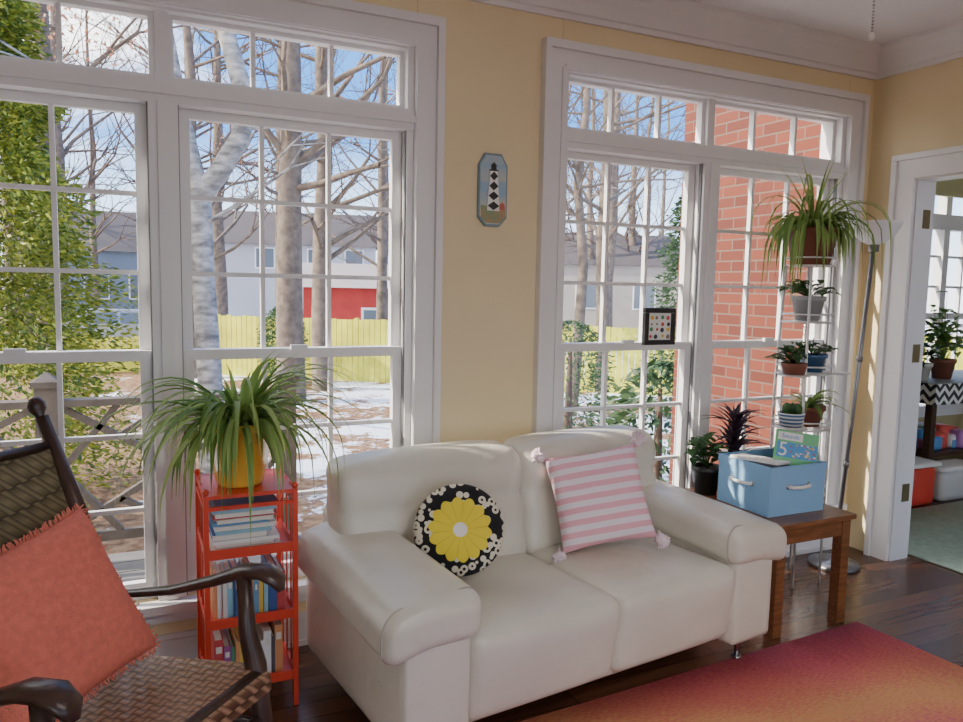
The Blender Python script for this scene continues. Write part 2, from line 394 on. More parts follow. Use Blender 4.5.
def flower_mat():
    m,nt,b=nodes('sunflower_fabric'); L=nt.links
    tc=nt.nodes.new('ShaderNodeTexCoord'); sp=nt.nodes.new('ShaderNodeSeparateXYZ'); L.new(tc.outputs['Object'],sp.inputs[0])
    x,y=sp.outputs[0],sp.outputs[1]
    r2=math_(nt,'SQRT',math_(nt,'ADD',math_(nt,'MULTIPLY',x,x),math_(nt,'MULTIPLY',y,y)))
    an=math_(nt,'ARCTAN2',y,x); s=math_(nt,'ABSOLUTE',math_(nt,'SINE',math_(nt,'MULTIPLY',an,7)))
    lim=math_(nt,'MULTIPLY_ADD',s,.014,.085); inner=math_(nt,'LESS_THAN',r2,lim)
    cen=math_(nt,'LESS_THAN',r2,.022)
    cb=nt.nodes.new('ShaderNodeCombineXYZ'); L.new(x,cb.inputs[0]); L.new(y,cb.inputs[1])
    v=nt.nodes.new('ShaderNodeTexVoronoi'); v.inputs['Scale'].default_value=40; L.new(cb.outputs[0],v.inputs['Vector'])
    bw=ramp(nt,[(0,(.010,.010,.012)),(.20,(.75,.70,.56)),(.50,(.010,.010,.012))],'CONSTANT'); L.new(v.outputs[0],bw.inputs[0])
    yl=ramp(nt,[(0,(.62,.48,.03)),(.18,(.85,.68,.05))]); L.new(s,yl.inputs[0])
    m1=nt.nodes.new('ShaderNodeMix'); m1.data_type='RGBA'; L.new(inner,m1.inputs[0]); L.new(bw.outputs[0],m1.inputs[6]); L.new(yl.outputs[0],m1.inputs[7])
    m2=nt.nodes.new('ShaderNodeMix'); m2.data_type='RGBA'; L.new(cen,m2.inputs[0]); L.new(m1.outputs[2],m2.inputs[6]); m2.inputs[7].default_value=(.85,.83,.78,1)
    L.new(m2.outputs[2],b.inputs['Base Color']); b.inputs['Roughness'].default_value=.9; return m
def facing(n,rollx=0):
    n=V(n).normalized(); x=V((0,0,1)).cross(n); x.normalize(); y=n.cross(x)
    c,s=math.cos(rollx),math.sin(rollx); return x*c+y*s, -x*s+y*c, n
X_,Y_,N_=facing((-.30,-.85,.30),.1)
pillow('round_pillow_sunflower',.285,.10,flower_mat(),frame((.935,2.115,.57),X_,Y_,N_),round_=True)
X_,Y_,N_=facing((-.32,-.80,.38),.17)
pillow('striped_pillow',.34,.13,stripe_mat(),frame((1.52,2.205,.59),X_,Y_,N_),tassel=mat('tassel_pink',(.80,.66,.72),.95))
# ---------------------------------------------------------------- rocking chair
cw_=mat('chair_dark_wood',(.06,.032,.024),.32,var=.3,scale=20,bump=.1,bscale=90,stretch=(1,1,.3))
def weave(name,c1,c2,sc):
    m,nt,b=nodes(name); L=nt.links
    tc=nt.nodes.new('ShaderNodeTexCoord'); sp=nt.nodes.new('ShaderNodeSeparateXYZ'); L.new(tc.outputs['Object'],sp.inputs[0])
    hx=math_(nt,'ADD',sp.outputs[0],0.0); hy=math_(nt,'ADD',sp.outputs[1],math_(nt,'MULTIPLY',sp.outputs[2],1.0))
    a=math_(nt,'FLOOR',math_(nt,'MULTIPLY',hx,sc)); bb=math_(nt,'FLOOR',math_(nt,'MULTIPLY',hy,sc))
    par=math_(nt,'PINGPONG',math_(nt,'ADD',a,bb),1.0)
    fx=math_(nt,'PINGPONG',math_(nt,'MULTIPLY',hx,sc),.5); fy=math_(nt,'PINGPONG',math_(nt,'MULTIPLY',hy,sc),.5)
    mxh=nt.nodes.new('ShaderNodeMix'); L.new(par,mxh.inputs[0]); L.new(fx,mxh.inputs[2]); L.new(fy,mxh.inputs[3])
    r=ramp(nt,[(0,tuple(c*.25 for c in c1)),(.12,c1),(.5,c2)]); L.new(mxh.outputs[0],r.inputs[0])
    L.new(r.outputs[0],b.inputs['Base Color']); b.inputs['Roughness'].default_value=.4
    bp=nt.nodes.new('ShaderNodeBump'); bp.inputs['Strength'].default_value=.8; bp.inputs['Distance'].default_value=.004; L.new(mxh.outputs[0],bp.inputs['Height']); L.new(bp.outputs[0],b.inputs['Normal'])
    return m
wsm=weave('woven_splint_seat',(.22,.11,.06),(.46,.28,.17),42); wbm=weave('woven_splint_back',(.11,.09,.045),(.22,.185,.10),42)
cd=V((.707,-.707,0)); cp=V((.707,.707,0)); CO=V((-.085,1.755,0))
CM=frame(CO,cd,cp,V((0,0,1)))
o=MB('rocking_chair')
H=.26
for s in (-1,1):
    y=s*H
    o.tube([(-.16,y*.92,.055),(-.19,y*.94,.36),(-.215,y*.96,.52),(-.30,y*.98,.74),(-.42,y,.97)],[.017,.021,.023,.021,.018],cw_,10)
    o.lathe([(0,-.0),(.015,.0),(.012,.01),(.021,.025),(.023,.04),(.014,.058),(0,.062)],(0,0,0),cw_,12,M=Matrix.Translation((-.42,y,.965))@Matrix.Rotation(-.45,4,'Y'))
    o.tube([(.27,y*1.02,.055),(.25,y*1.03,.25),(.225,y*1.04,.42),(.20,y*1.05,.50),(.19,y*1.06,.635)],[.017,.024,.026,.021,.018],cw_,10)
    pts=[(-.235,y*.97,.53),(-.15,y*1.0,.54),(-.02,y*1.06,.565),(.10,y*1.1,.605),(.18,y*1.12,.638),(.24,y*1.12,.645),(.275,y*1.12,.628),(.285,y*1.12,.605)]
    o.tube(pts,[.014,.018,.022,.028,.034,.034,.028,.012],cw_,12,flat=.5)
    pts=[(-.48+.94*t,y*.98,.018+.38*(t-.52)**2) for t in [k/14 for k in range(15)]]
    for a,b in zip(pts,pts[1:]): o.beam(a,b,.022,.036,cw_)
    for z in (.17,.28): o.tube([(-.175,y*.93,z),(.26,y*1.02,z)],.010,cw_,8)
for z,x in ((.16,.262),(.30,.245)): o.tube([(x,-H*1.02,z),(x,H*1.02,z)],.011,cw_,8)
for z,x in ((.18,-.172),(.30,-.185)): o.tube([(x,-H*.93,z),(x,H*.93,z)],.010,cw_,8)
o.tube([(.235,-H*1.03,.40),(.235,H*1.03,.40)],.018,cw_,10); o.tube([(-.195,-H*.93,.36),(-.195,H*.93,.36)],.014,cw_,10)
for s in (-1,1): o.tube([(.235,s*H*1.03,.40),(-.195,s*H*.93,.36)],.014,cw_,10)
vs=[];nn=14
for i in range(nn+1):
    for j in range(nn+1):
        u=i/nn;v=-1+2*j/nn; x=-.205+.465*u; y=v*H*(.93+.10*u)*1.04; z=.375+.042*u-.02*(1-v*v)*math.sin(math.pi*u)+.006
        if i==nn: z-=.02
        vs.append((x,y,z))
o.add(vs,[(i*(nn+1)+j,(i+1)*(nn+1)+j,(i+1)*(nn+1)+j+1,i*(nn+1)+j+1) for i in range(nn) for j in range(nn)],wsm)
o.add([(p[0],p[1],p[2]-.035) for p in vs],[(i*(nn+1)+j,i*(nn+1)+j+1,(i+1)*(nn+1)+j+1,(i+1)*(nn+1)+j) for i in range(nn) for j in range(nn)],wsm)
vs2=[vs[nn*(nn+1)+j] for j in range(nn+1)]; o.add([p for p in vs2]+[(p[0]+.004,p[1],p[2]-.04) for p in vs2],[(j,nn+1+j,nn+2+j,j+1) for j in range(nn)],wsm)
for z,x in ((.56,-.235),(.90,-.385)): o.tube([(x,-H*.97,z),(x,H*.97,z)],.013,cw_,8)
vs=[]
for i in range(nn+1):
    for j in range(nn+1):
        u=i/nn;v=-1+2*j/nn; x=-.228-.155*u-.02*(1-v*v); vs.append((x+.008,v*H*.96,.55+.35*u))
fq=[(i*(nn+1)+j,i*(nn+1)+j+1,(i+1)*(nn+1)+j+1,(i+1)*(nn+1)+j) for i in range(nn) for j in range(nn)]
o.add(vs,fq,wbm); o.add([(p[0]-.02,p[1],p[2]) for p in vs],[q[::-1] for q in fq],wbm)
o.done(CM)
sal=mat('salmon_fabric',(.74,.20,.14),.95,var=.08,scale=60,bump=.4,bscale=220)
nrm=(cd+V((0,0,.50))-cp*.12).normalized(); xx=V((0,0,1)).cross(nrm).normalized(); yy=nrm.cross(xx)
rr=math.radians(11); xr=xx*math.cos(rr)+yy*math.sin(rr); yr=-xx*math.sin(rr)+yy*math.cos(rr)
pillow('salmon_pillow',.38,.14,sal,frame(CO+cd*(-.11)+cp*(.0)+V((0,0,.585)),xr,yr,nrm),fringe=mat('salmon_fringe',(.75,.24,.17),.95))
# ---------------------------------------------------------------- bookshelf
rm=mat('red_painted_metal',(.75,.07,.03),.35)
bx0,bx1,by0,by1=.205,.465,2.31,2.585
o=MB('bookshelf')
for x in (bx0,bx1):
    for y in (by0,by1): o.box((x-.008,y-.008,0),(x+.008,y+.008,.70),rm)
for z in (.70,.665):
    for y in (by0,by1): o.box((bx0,y-.006,z-.012),(bx1,y+.006,z),rm)
    for x in (bx0,bx1): o.box((x-.006,by0,z-.012),(x+.006,by1,z),rm)
o.box((bx0,by0,.692),(bx1,by1,.699),rm)
shelves=(.515,.30,.10)
for z in shelves:
    o.box((bx0,by0,z-.008),(bx1,by1,z),rm); o.box((bx0,by0-.006,z-.012),(bx1,by0+.002,z+.018),rm)
    for x in (bx0,bx1):
        o.box((x-.004,by0,z-.01),(x+.004,by1,z+.015),rm)
        for k in range(1,4): yy=by0+(by1-by0)*k/4; o.tube([(x,yy,z),(x,yy,z+.19)],.003,rm,6)
for x in (bx0,bx1):
    for y in (by0,by1): o.ball((x,y,.71),.011,rm,8)
o.done()
bc=[(.05,.12,.35),(.75,.72,.65),(.55,.08,.08),(.12,.35,.20),(.8,.55,.10),(.15,.35,.55),(.35,.10,.30),(.85,.85,.82),(.1,.1,.12),(.75,.35,.15),(.3,.55,.65)]
bms=[mat('book_cover_%d'%i,c,.45) for i,c in enumerate(bc)]; page=mat('book_pages',(.8,.77,.68),.8)
def book(o,lo,hi,mt):
    x0,y0,z0=lo;x1,y1,z1=hi;t=.0025
    o.box((x0,y0,z0),(x0+t,y1,z1),mt); o.box((x1-t,y0,z0),(x1,y1,z1),mt); o.box((x0,y0,z0),(x1,y0+t,z1),mt)
    o.box((x0+t,y0+t,z0+.003),(x1-t,y1-.004,z1-.003),page)
    if x1-x0>.014: o.box((x0+.004,y0-.001,z0+(z1-z0)*.7),(x1-.004,y0+.001,z0+(z1-z0)*.85),page)
o=MB('shelf_books')
for z,hm_ in ((.30,.15),(.10,.155)):
    x=bx0+.02
    while x<bx1-.035:
        w=random.uniform(.009,.026); hh=hm_*random.uniform(.72,1.05)
        book(o,(x,by0+random.uniform(.01,.03),z),(x+w,by0+.17,z+hh),random.choice(bms)); x+=w+.001
z=.515; seqc=[1,6,7,0,10,7,5,1,2,7,10,0,7]; i=0
while z<.655:
    t=random.uniform(.004,.019); w=random.uniform(.16,.215); x=bx0+.015+random.uniform(0,.02); mt=bms[seqc[i%13]]; i+=1
    y0=by0+.005+random.uniform(0,.02)
    o.box((x,y0,z),(x+w,y0+.22,z+.0015),mt); o.box((x,y0,z+t-.0015),(x+w,y0+.22,z+t),mt); o.box((x,y0,z),(x+w*.98,y0+.002,z+t),mt if i%2 else page); o.box((x+.003,y0+.003,z+.001),(x+w-.002,y0+.217,z+t-.001),page)
    z+=t+.0005
o.done()
# ---------------------------------------------------------------- plants
spg=leafmat('spider_leaf',(.11,.24,.04),(.40,.54,.16)); dkg=leafmat('dark_leaf',(.02,.07,.02),(.07,.19,.05)); pur=leafmat('purple_leaf',(.03,.02,.03),(.09,.04,.07))
soil=mat('soil',(.04,.025,.018),.95,bump=.6,bscale=80)
def blade(o,base,az,L,el,droop,w,mt,n=9):
    p=V(base); e=el
    side=V((-math.sin(az),math.cos(az),0))
    vs=[]
    for i in range(n+1):
        t=i/n; ww=w*math.sin(math.pi*min(1,.18+.82*t))**.6*(1-t**3) if i<n else .0005
        d=V((math.cos(az)*math.cos(e),math.sin(az)*math.cos(e),math.sin(e)))
        up=side.cross(d)*-1
        vs+= [p-side*ww, p-up*ww*.45, p+side*ww]
        p=p+d*(L/n); e-=droop/n*(1+.6*t)
        e=max(e,-1.5)
    fs=[]
    for i in range(n):
        for k in (0,1): fs.append((i*3+k,i*3+k+1,(i+1)*3+k+1,(i+1)*3+k))
    o.add(vs,fs,mt)
def pot(o,c,r0,r1,h,mt,rim=True):
    pr=[(0,0),(r0,0),(r1*.97,h*.8)]
    if rim: pr+=[(r1*1.06,h*.8),(r1*1.08,h),(r1*.95,h),(r1*.9,h*.86)]
    else: pr+=[(r1,h),(r1*.94,h),(r1*.9,h*.88)]
    o.lathe(pr,c,mt,28); o.lathe([(r1*.92,h*.87),(0,h*.89)],c,soil,20)
def leafy(o,c,mt,n,R,Hh,ls,lw):
    for k in range(n):
        az=random.uniform(0,6.28); el=random.uniform(.3,1.4); L=random.uniform(.5,1)*Hh
        tip=V(c)+V((math.cos(az)*math.cos(el)*R,math.sin(az)*math.cos(el)*R,math.sin(el)*L))
        o.tube([c,(V(c)+tip)/2+V((0,0,.01)),tip],.0018,mt,4)
        for q in range(3): blade(o,V(c).lerp(tip,random.uniform(.5,1)),random.uniform(0,6.28),ls*random.uniform(.7,1.1),random.uniform(-.1,.8),1.0,lw,mt,5)
ym=mat('yellow_ceramic',(.82,.55,.08),.3,coat=.3)
o=MB('potted_spider_plant'); c=(.318,2.43,.70)
o.lathe([(0,0),(.066,0),(.072,.01),(.103,.17),(.112,.175),(.112,.20),(.102,.20),(.098,.17)],c,ym,32); o.lathe([(.10,.175),(0,.18)],c,soil,20)
for k in range(250):
    az=random.uniform(0,2*math.pi); el=random.uniform(.35,1.5)
    front=max(0,-math.sin(az-.3))
    L=random.uniform(.28,.54)
    dr=random.uniform(1.7,3.0)
    if math.sin(az)>.1: L*=.58
    if front>.75 and random.random()<.45: L*=.45
    blade(o,(c[0]+math.cos(az)*.03,c[1]+math.sin(az)*.03,c[2]+.175),az,L,el,dr,random.uniform(.006,.012),spg,12)
for k in range(16):
    az=random.uniform(3.3,6.1); blade(o,(c[0]+math.cos(az)*.05,c[1]+math.sin(az)*.05,c[2]+.18),az,random.uniform(.2,.36),1.35,.9,.009,spg,9)
o.done()
# ---------------------------------------------------------------- side table
tw=mat('oak_brown',(.20,.082,.034),.30,var=.25,scale=6,bump=.05,stretch=(1.5,14,14))
tx0,tx1,ty0,ty1,tz=2.215,2.64,2.03,2.60,.455
o=MB('side_table'); o.soft((tx0,ty0,tz-.025),(tx1,ty1,tz),.006,tw,n=3)
o.box((tx0+.02,ty0+.02,tz-.09),(tx1-.02,ty0+.04,tz-.024),tw); o.box((tx0+.02,ty1-.04,tz-.09),(tx1-.02,ty1-.02,tz-.024),tw)
o.box((tx0+.02,ty0+.04,tz-.09),(tx0+.04,ty1-.04,tz-.024),tw); o.box((tx1-.04,ty0+.04,tz-.09),(tx1-.02,ty1-.04,tz-.024),tw)
for x in (tx0+.015,tx1-.06):
    for y in (ty0+.015,ty1-.06): o.box((x,y,0),(x+.045,y+.045,tz-.024),tw)
o.done()
bb=mat('blue_fabric_bin',(.26,.49,.78),.75,bump=.3,bscale=300); bi=mat('bin_lining',(.55,.6,.66),.8)
o=MB('fabric_storage_bin'); x0,x1,y0,y1,z0,z1=2.25,2.55,2.12,2.40,tz,tz+.195; t=.006
o.box((x0,y0,z0),(x1,y1,z0+t),bi)
for a,b in (((x0,y0,z0),(x1,y0+t,z1)),((x0,y1-t,z0),(x1,y1,z1)),((x0,y0+t,z0),(x0+t,y1-t,z1)),((x1-t,y0+t,z0),(x1,y1-t,z1))): o.box(a,b,bb)
for a,b in (((x0-.003,y0-.003,z1-.03),(x1+.003,y0+t,z1+.002)),((x0-.003,y1-t,z1-.03),(x1+.003,y1+.003,z1+.002)),((x0-.004,y0,z1-.03),(x0+t,y1,z1+.003)),((x1-t,y0,z1-.03),(x1+.004,y1,z1+.003))): o.box(a,b,bb)
wl=mat('label_white',(.85,.84,.80),.5)
o.tube([(x0-.004,y0+.09,z0+.115),(x0-.02,y0+.10,z0+.115),(x0-.024,y0+.145,z0+.113),(x0-.02,y0+.19,z0+.115),(x0-.004,y0+.20,z0+.115)],.007,wl,8)
ym_=(x0+x1)/2
o.tube([(ym_-.055,y0-.004,z0+.115),(ym_-.045,y0-.02,z0+.115),(ym_,y0-.024,z0+.113),(ym_+.045,y0-.02,z0+.115),(ym_+.055,y0-.004,z0+.115)],.007,wl,8)
for q in (y0+.09,y0+.20): o.ball((x0-.003,q,z0+.115),.011,chrome,10,sq=(.3,1,1))
for q in (ym_-.055,ym_+.055): o.ball((q,y0-.003,z0+.115),.011,chrome,10,sq=(1,.3,1))
o.done()
e=bpy.data.objects.new('childrens_activity_book',None); bpy.context.collection.objects.link(e)
nb=V((-.45,-.85,.22)).normalized(); xb=V((0,0,1)).cross(nb).normalized(); yb=nb.cross(xb); r_=math.radians(-8); xb,yb=xb*math.cos(r_)+yb*math.sin(r_),-xb*math.sin(r_)+yb*math.cos(r_)
BM=frame((2.468,2.20,.685),xb,yb,nb); e.matrix_world=BM
gm=mat('cover_green',(.14,.50,.20),.35); bl=mat('cover_blue',(.04,.28,.60),.35)
o=MB('cover'); o.box((-.085,-.11,-.006),(.085,.08,-.004),gm); o.box((-.083,-.108,-.004),(.085,.078,.004),page); o.box((-.085,-.11,.004),(.085,.08,.006),gm); o.box((-.087,-.11,-.006),(-.083,.08,.006),gm)
o.box((-.08,-.03,.0062),(.082,.032,.0068),bl); o.box((-.08,.04,.0062),(.02,.072,.0068),wl)
for k in range(30):
    a=random.uniform(-.03,.07); b=random.uniform(-.028,.024); o.box((a,b,.0069),(a+.009,b+.007,.0075),bms[random.choice((1,2,4,7,9))])
oo=o.done(); oo.parent=e
def text(s,size,M,mt,parent,name,ext=.0006):
    tcv=bpy.data.curves.new(name,'FONT'); tcv.body=s; tcv.size=size; tcv.extrude=ext; tcv.align_x='CENTER'; tcv.align_y='CENTER'; tcv.materials.append(mt)
    ob=bpy.data.objects.new(name,tcv); bpy.context.collection.objects.link(ob)
    ob.parent=parent; ob.matrix_parent_inverse=Matrix.Identity(4); ob.matrix_basis=M; return ob
text('5',.08,Matrix.Translation((-.055,.0,.0080)),wl,e,'number')
text('Sounds',.024,Matrix.Translation((-.03,.056,.0078)),bl,e,'title')
o=MB('notebook_stack')
for k in range(7):
    M=Matrix.Translation((2.335,2.26,tz+.10+.015*k))@Matrix.Rotation(.10*k-.2,4,'Z')@Matrix.Rotation(.10,4,'Y')
    o.box((-.065,-.10,0),(.065,.10,.012),[bms[1],bms[0],bms[7],bms[10],bms[5],bms[8],bms[7]][k],M)
o.done()
blk=mat('black_pot',(.02,.022,.02),.4); terr=mat('terracotta_brown',(.22,.075,.045),.6)
o=MB('potted_zz_plant'); c=(2.275,2.50,tz); pot(o,c,.045,.062,.12,blk); leafy(o,(c[0],c[1],c[2]+.11),dkg,18,.10,.16,.07,.020); o.done()
o=MB('potted_purple_plant'); c=(2.43,2.505,tz); pot(o,c,.04,.055,.11,blk)
for k in range(64):
    az=random.uniform(0,6.28); zz=random.uniform(.12,.33); blade(o,(c[0],c[1],c[2]+zz),az,random.uniform(.10,.19),random.uniform(.2,1.2),.8,.012,pur,6)
o.tube([(c[0],c[1],c[2]+.09),(c[0],c[1],c[2]+.33)],.006,pur,6); o.done()
# ---------------------------------------------------------------- plant stand
wm=mat('white_metal_wire',(.75,.75,.74),.35,metal=.3)
sx,sy=2.79,2.47
o=MB('tiered_plant_stand')
for k in range(4):
    a=math.pi/4+k*math.pi/2; 
    o.tube([(sx+.12*math.cos(a),sy+.12*math.sin(a),0),(sx+.12*math.cos(a),sy+.12*math.sin(a),.9),(sx+.10*math.cos(a),sy+.10*math.sin(a),1.45)],.006,wm,8)
tiers=(.72,.97,1.20,1.45,.42)
for z in tiers:
    R=.12 if z<1 else .11
    for zz in (z,z+.035): o.tube([(sx+R*math.cos(a/24*2*math.pi),sy+R*math.sin(a/24*2*math.pi),zz) for a in range(25)],.004,wm,6,cap=False)
    for k in range(-4,5):
        x=k*.026; h=math.sqrt(max(0,R*R-x*x)); o.tube([(sx+x,sy-h,z),(sx+x,sy+h,z)],.0025,wm,5)
for z,dx,dy in ((.97,-.14,-.07),(.74,-.14,-.07),(.97,.13,-.06)):
    cx_,cy_=sx+dx,sy+dy
    o.tube([(cx_+.065*math.cos(a/20*2*math.pi),cy_+.065*math.sin(a/20*2*math.pi),z) for a in range(21)],.003,wm,6,cap=False)
    for k in range(-2,3):
        x=k*.024; h=math.sqrt(.065**2-x*x); o.tube([(cx_+x,cy_-h,z),(cx_+x,cy_+h,z)],.0022,wm,5)
o.done()
o=MB('potted_spider_plant'); c=(sx,sy,1.456); pot(o,c,.08,.108,.16,terr)
for k in range(240):
    az=random.uniform(0,6.28); L=random.uniform(.30,.62); 
    if math.sin(az)>.2: L*=.5
    if math.cos(az)>.45: L*=.62
    if math.sin(az)<-.6 and random.random()<.6: L*=.4
    blade(o,(c[0]+math.cos(az)*.04,c[1]+math.sin(az)*.04,c[2]+.15),az,L,random.uniform(.3,1.5),random.uniform(2.4,3.8),random.uniform(.005,.010),spg,11)
for k in range(8):
    az=random.uniform(0,6.28); blade(o,(c[0],c[1],c[2]+.14),az,.36,1.3,.5,.007,spg,8)
o.done()
grp=mat('grey_pot',(.35,.36,.36),.5); bpot=mat('blue_glazed_pot',(.03,.10,.22),.25,coat=.5)
m,nt,b=nodes('striped_pot'); tc=nt.nodes.new('ShaderNodeTexCoord'); sp=nt.nodes.new('ShaderNodeSeparateXYZ'); nt.links.new(tc.outputs['Object'],sp.inputs[0]); rp=ramp(nt,[(0,(.7,.72,.74)),(.5,(.05,.12,.3))],'CONSTANT'); nt.links.new(math_(nt,'FRACT',math_(nt,'MULTIPLY',sp.outputs[2],60)),rp.inputs[0]); nt.links.new(rp.outputs[0],b.inputs['Base Color']); stp=m
o=MB('potted_herb'); c=(sx,sy,1.206); pot(o,c,.05,.07,.11,grp); leafy(o,(c[0],c[1],c[2]+.1),dkg,18,.16,.11,.06,.017); o.done()
o=MB('potted_succulent'); c=(sx-.14,sy-.07,.975); pot(o,c,.045,.055,.05,terr,False); leafy(o,(c[0],c[1],c[2]+.045),dkg,18,.10,.10,.05,.015); o.done()
o=MB('potted_ivy'); c=(sx+.02,sy-.02,.977); pot(o,c,.05,.065,.08,bpot); leafy(o,(c[0],c[1],c[2]+.07),dkg,18,.12,.11,.05,.017); o.done()
o=MB('potted_cactus'); c=(sx-.14,sy-.07,.745); pot(o,c,.045,.058,.06,stp,False)
for k in range(5): o.ball((c[0]+random.uniform(-.03,.03),c[1]+random.uniform(-.03,.03),c[2]+.075),.022,dkg,10,sq=(1,1,1.2))
o.done()
o=MB('potted_aloe'); c=(sx+.03,sy-.01,.727); pot(o,c,.05,.07,.09,terr)
for k in range(26): blade(o,(c[0],c[1],c[2]+.08),random.uniform(0,6.28),random.uniform(.12,.24),random.uniform(.4,1.3),1.6,.011,spg,8)
o.done()
o=MB('potted_fern'); c=(4.98,3.42,.745); pot(o,c,.05,.07,.12,mat('cream_pot',(.6,.58,.5),.5)); leafy(o,(c[0],c[1],c[2]+.10),dkg,22,.14,.22,.09,.02); o.done()
o=MB('potted_vine'); c=(5.26,3.45,.745); pot(o,c,.06,.08,.14,terr); leafy(o,(c[0],c[1],c[2]+.1),spg,34,.16,.55,.11,.026); o.done()
o=MB('potted_ficus'); c=(5.75,3.5,.745); pot(o,c,.05,.07,.12,blk); leafy(o,(c[0],c[1],c[2]+.1),dkg,24,.2,.5,.12,.025); o.done()
# ---------------------------------------------------------------- floor lamp
lampm=mat('lamp_shade_white',(.90,.90,.92),.35); pm=mat('lamp_pole_grey',(.25,.25,.26),.35,metal=.8)
o=MB('floor_lamp'); b0=V((3.13,2.52,0)); t0=V((3.13,2.42,1.56))
o.lathe([(0,0),(.115,0),(.12,.008),(.115,.02),(.03,.028),(.012,.05),(0,.05)],b0,pm,32)
o.tube([b0+V((0,0,.02)),b0.lerp(t0,.5),t0],.010,pm,12); o.tube([b0.lerp(t0,.32),b0.lerp(t0,.34)],.014,pm,12); o.tube([b0.lerp(t0,.65),b0.lerp(t0,.665)],.014,pm,12)
o.lathe([(0,-.035),(.022,-.035),(.024,0)],t0,pm,24)
o.lathe([(.02,-.005),(.052,.012),(.090,.045),(.112,.09),(.116,.10),(.106,.098),(.085,.05),(.045,.022),(0,.014)],t0,lampm,32)
o.done()
# ---------------------------------------------------------------- wall plaque (lighthouse)
o=MB('lighthouse_plaque'); cx_=1.315
def poly(o,pts,y0,y1,mt):
    n=len(pts); o.add([(x,y0,z) for x,z in pts]+[(x,y1,z) for x,z in pts],[tuple(range(n)),tuple(range(n,2*n))[::-1]]+[(i,i+n,(i+1)%n+n,(i+1)%n) for i in range(n)],mt,False)
oct_=[(-.062,1.60),(-.03,1.565),(.03,1.565),(.062,1.60),(.062,1.80),(.035,1.845),(-.035,1.845),(-.062,1.80)]
poly(o,[(cx_+x,z) for x,z in oct_],D-.014,D,mat('plaque_edge',(.20,.28,.32),.5))
poly(o,[(cx_+x*.9,1.705+(z-1.705)*.94) for x,z in oct_],D-.016,D-.013,mat('plaque_sky',(.30,.45,.58),.5,col2=(.62,.58,.42),scale=9,stretch=(.4,1,2)))
poly(o,[(cx_-.05,1.60),(cx_-.028,1.578),(cx_+.028,1.578),(cx_+.053,1.60),(cx_+.053,1.635),(cx_-.053,1.645)],D-.018,D-.015,mat('plaque_land',(.22,.32,.18),.6,col2=(.45,.28,.15),scale=30))
pw=mat('plaque_white',(.85,.84,.8),.5); pk=mat('plaque_black',(.02,.02,.02),.5)
z=1.625
for k in range(4):
    w0=.027-.0028*k; w1=.027-.0028*(k+1); hh=.038
    poly(o,[(cx_-w0,z),(cx_+w0,z),(cx_+w1,z+hh),(cx_-w1,z+hh)],D-.021,D-.017,pw)
    poly(o,[(cx_,z+.002),(cx_+w0*.92,z+hh/2),(cx_,z+hh-.002),(cx_-w0*.92,z+hh/2)],D-.0225,D-.020,pk); z+=hh
poly(o,[(cx_-.018,z),(cx_+.018,z),(cx_+.018,z+.005),(cx_-.018,z+.005)],D-.022,D-.017,pk); poly(o,[(cx_-.010,z+.005),(cx_+.010,z+.005),(cx_+.010,z+.020),(cx_-.010,z+.020)],D-.021,D-.017,pk); poly(o,[(cx_-.013,z+.020),(cx_+.013,z+.020),(cx_,z+.034)],D-.021,D-.017,pk)
poly(o,[(cx_+.028,1.63),(cx_+.050,1.63),(cx_+.050,1.648),(cx_+.039,1.660),(cx_+.028,1.648)],D-.02,D-.017,mat('plaque_roof',(.5,.12,.08),.5))
o.done()
o=MB('framed_picture'); x0,x1,z0,z1=2.085,2.255,1.085,1.25; yb_=D+.022
o.box((x0,yb_-.012,z0),(x1,yb_,z1),wl)
for a,b in (((x0,z0),(x1,z0+.022)),((x0,z1-.022),(x1,z1)),((x0,z0+.022),(x0+.022,z1-.022)),((x1-.022,z0+.022),(x1,z1-.022))): o.box((a[0],yb_-.02,a[1]),(b[0],yb_,b[1]),pk)
dots=[mat('dot_%d'%i,c,.5) for i,c in enumerate([(.7,.1,.1),(.8,.5,.05),(.1,.3,.15),(.05,.05,.08),(.3,.2,.15)])]
for i in range(4):
    for j in range(4): o.ball((x0+.04+i*.030+random.uniform(-.005,.005),yb_-.013,z0+.04+j*.028+random.uniform(-.004,.004)),random.uniform(.005,.011),dots[(i*3+j*2)%5],8,sq=(1,.3,1))
o.tube([(x0+.03,yb_-.008,z1),(x0+.085,yb_-.004,z1+.0),(x1-.03,yb_-.008,z1)],.001,pk,4)
o.done()
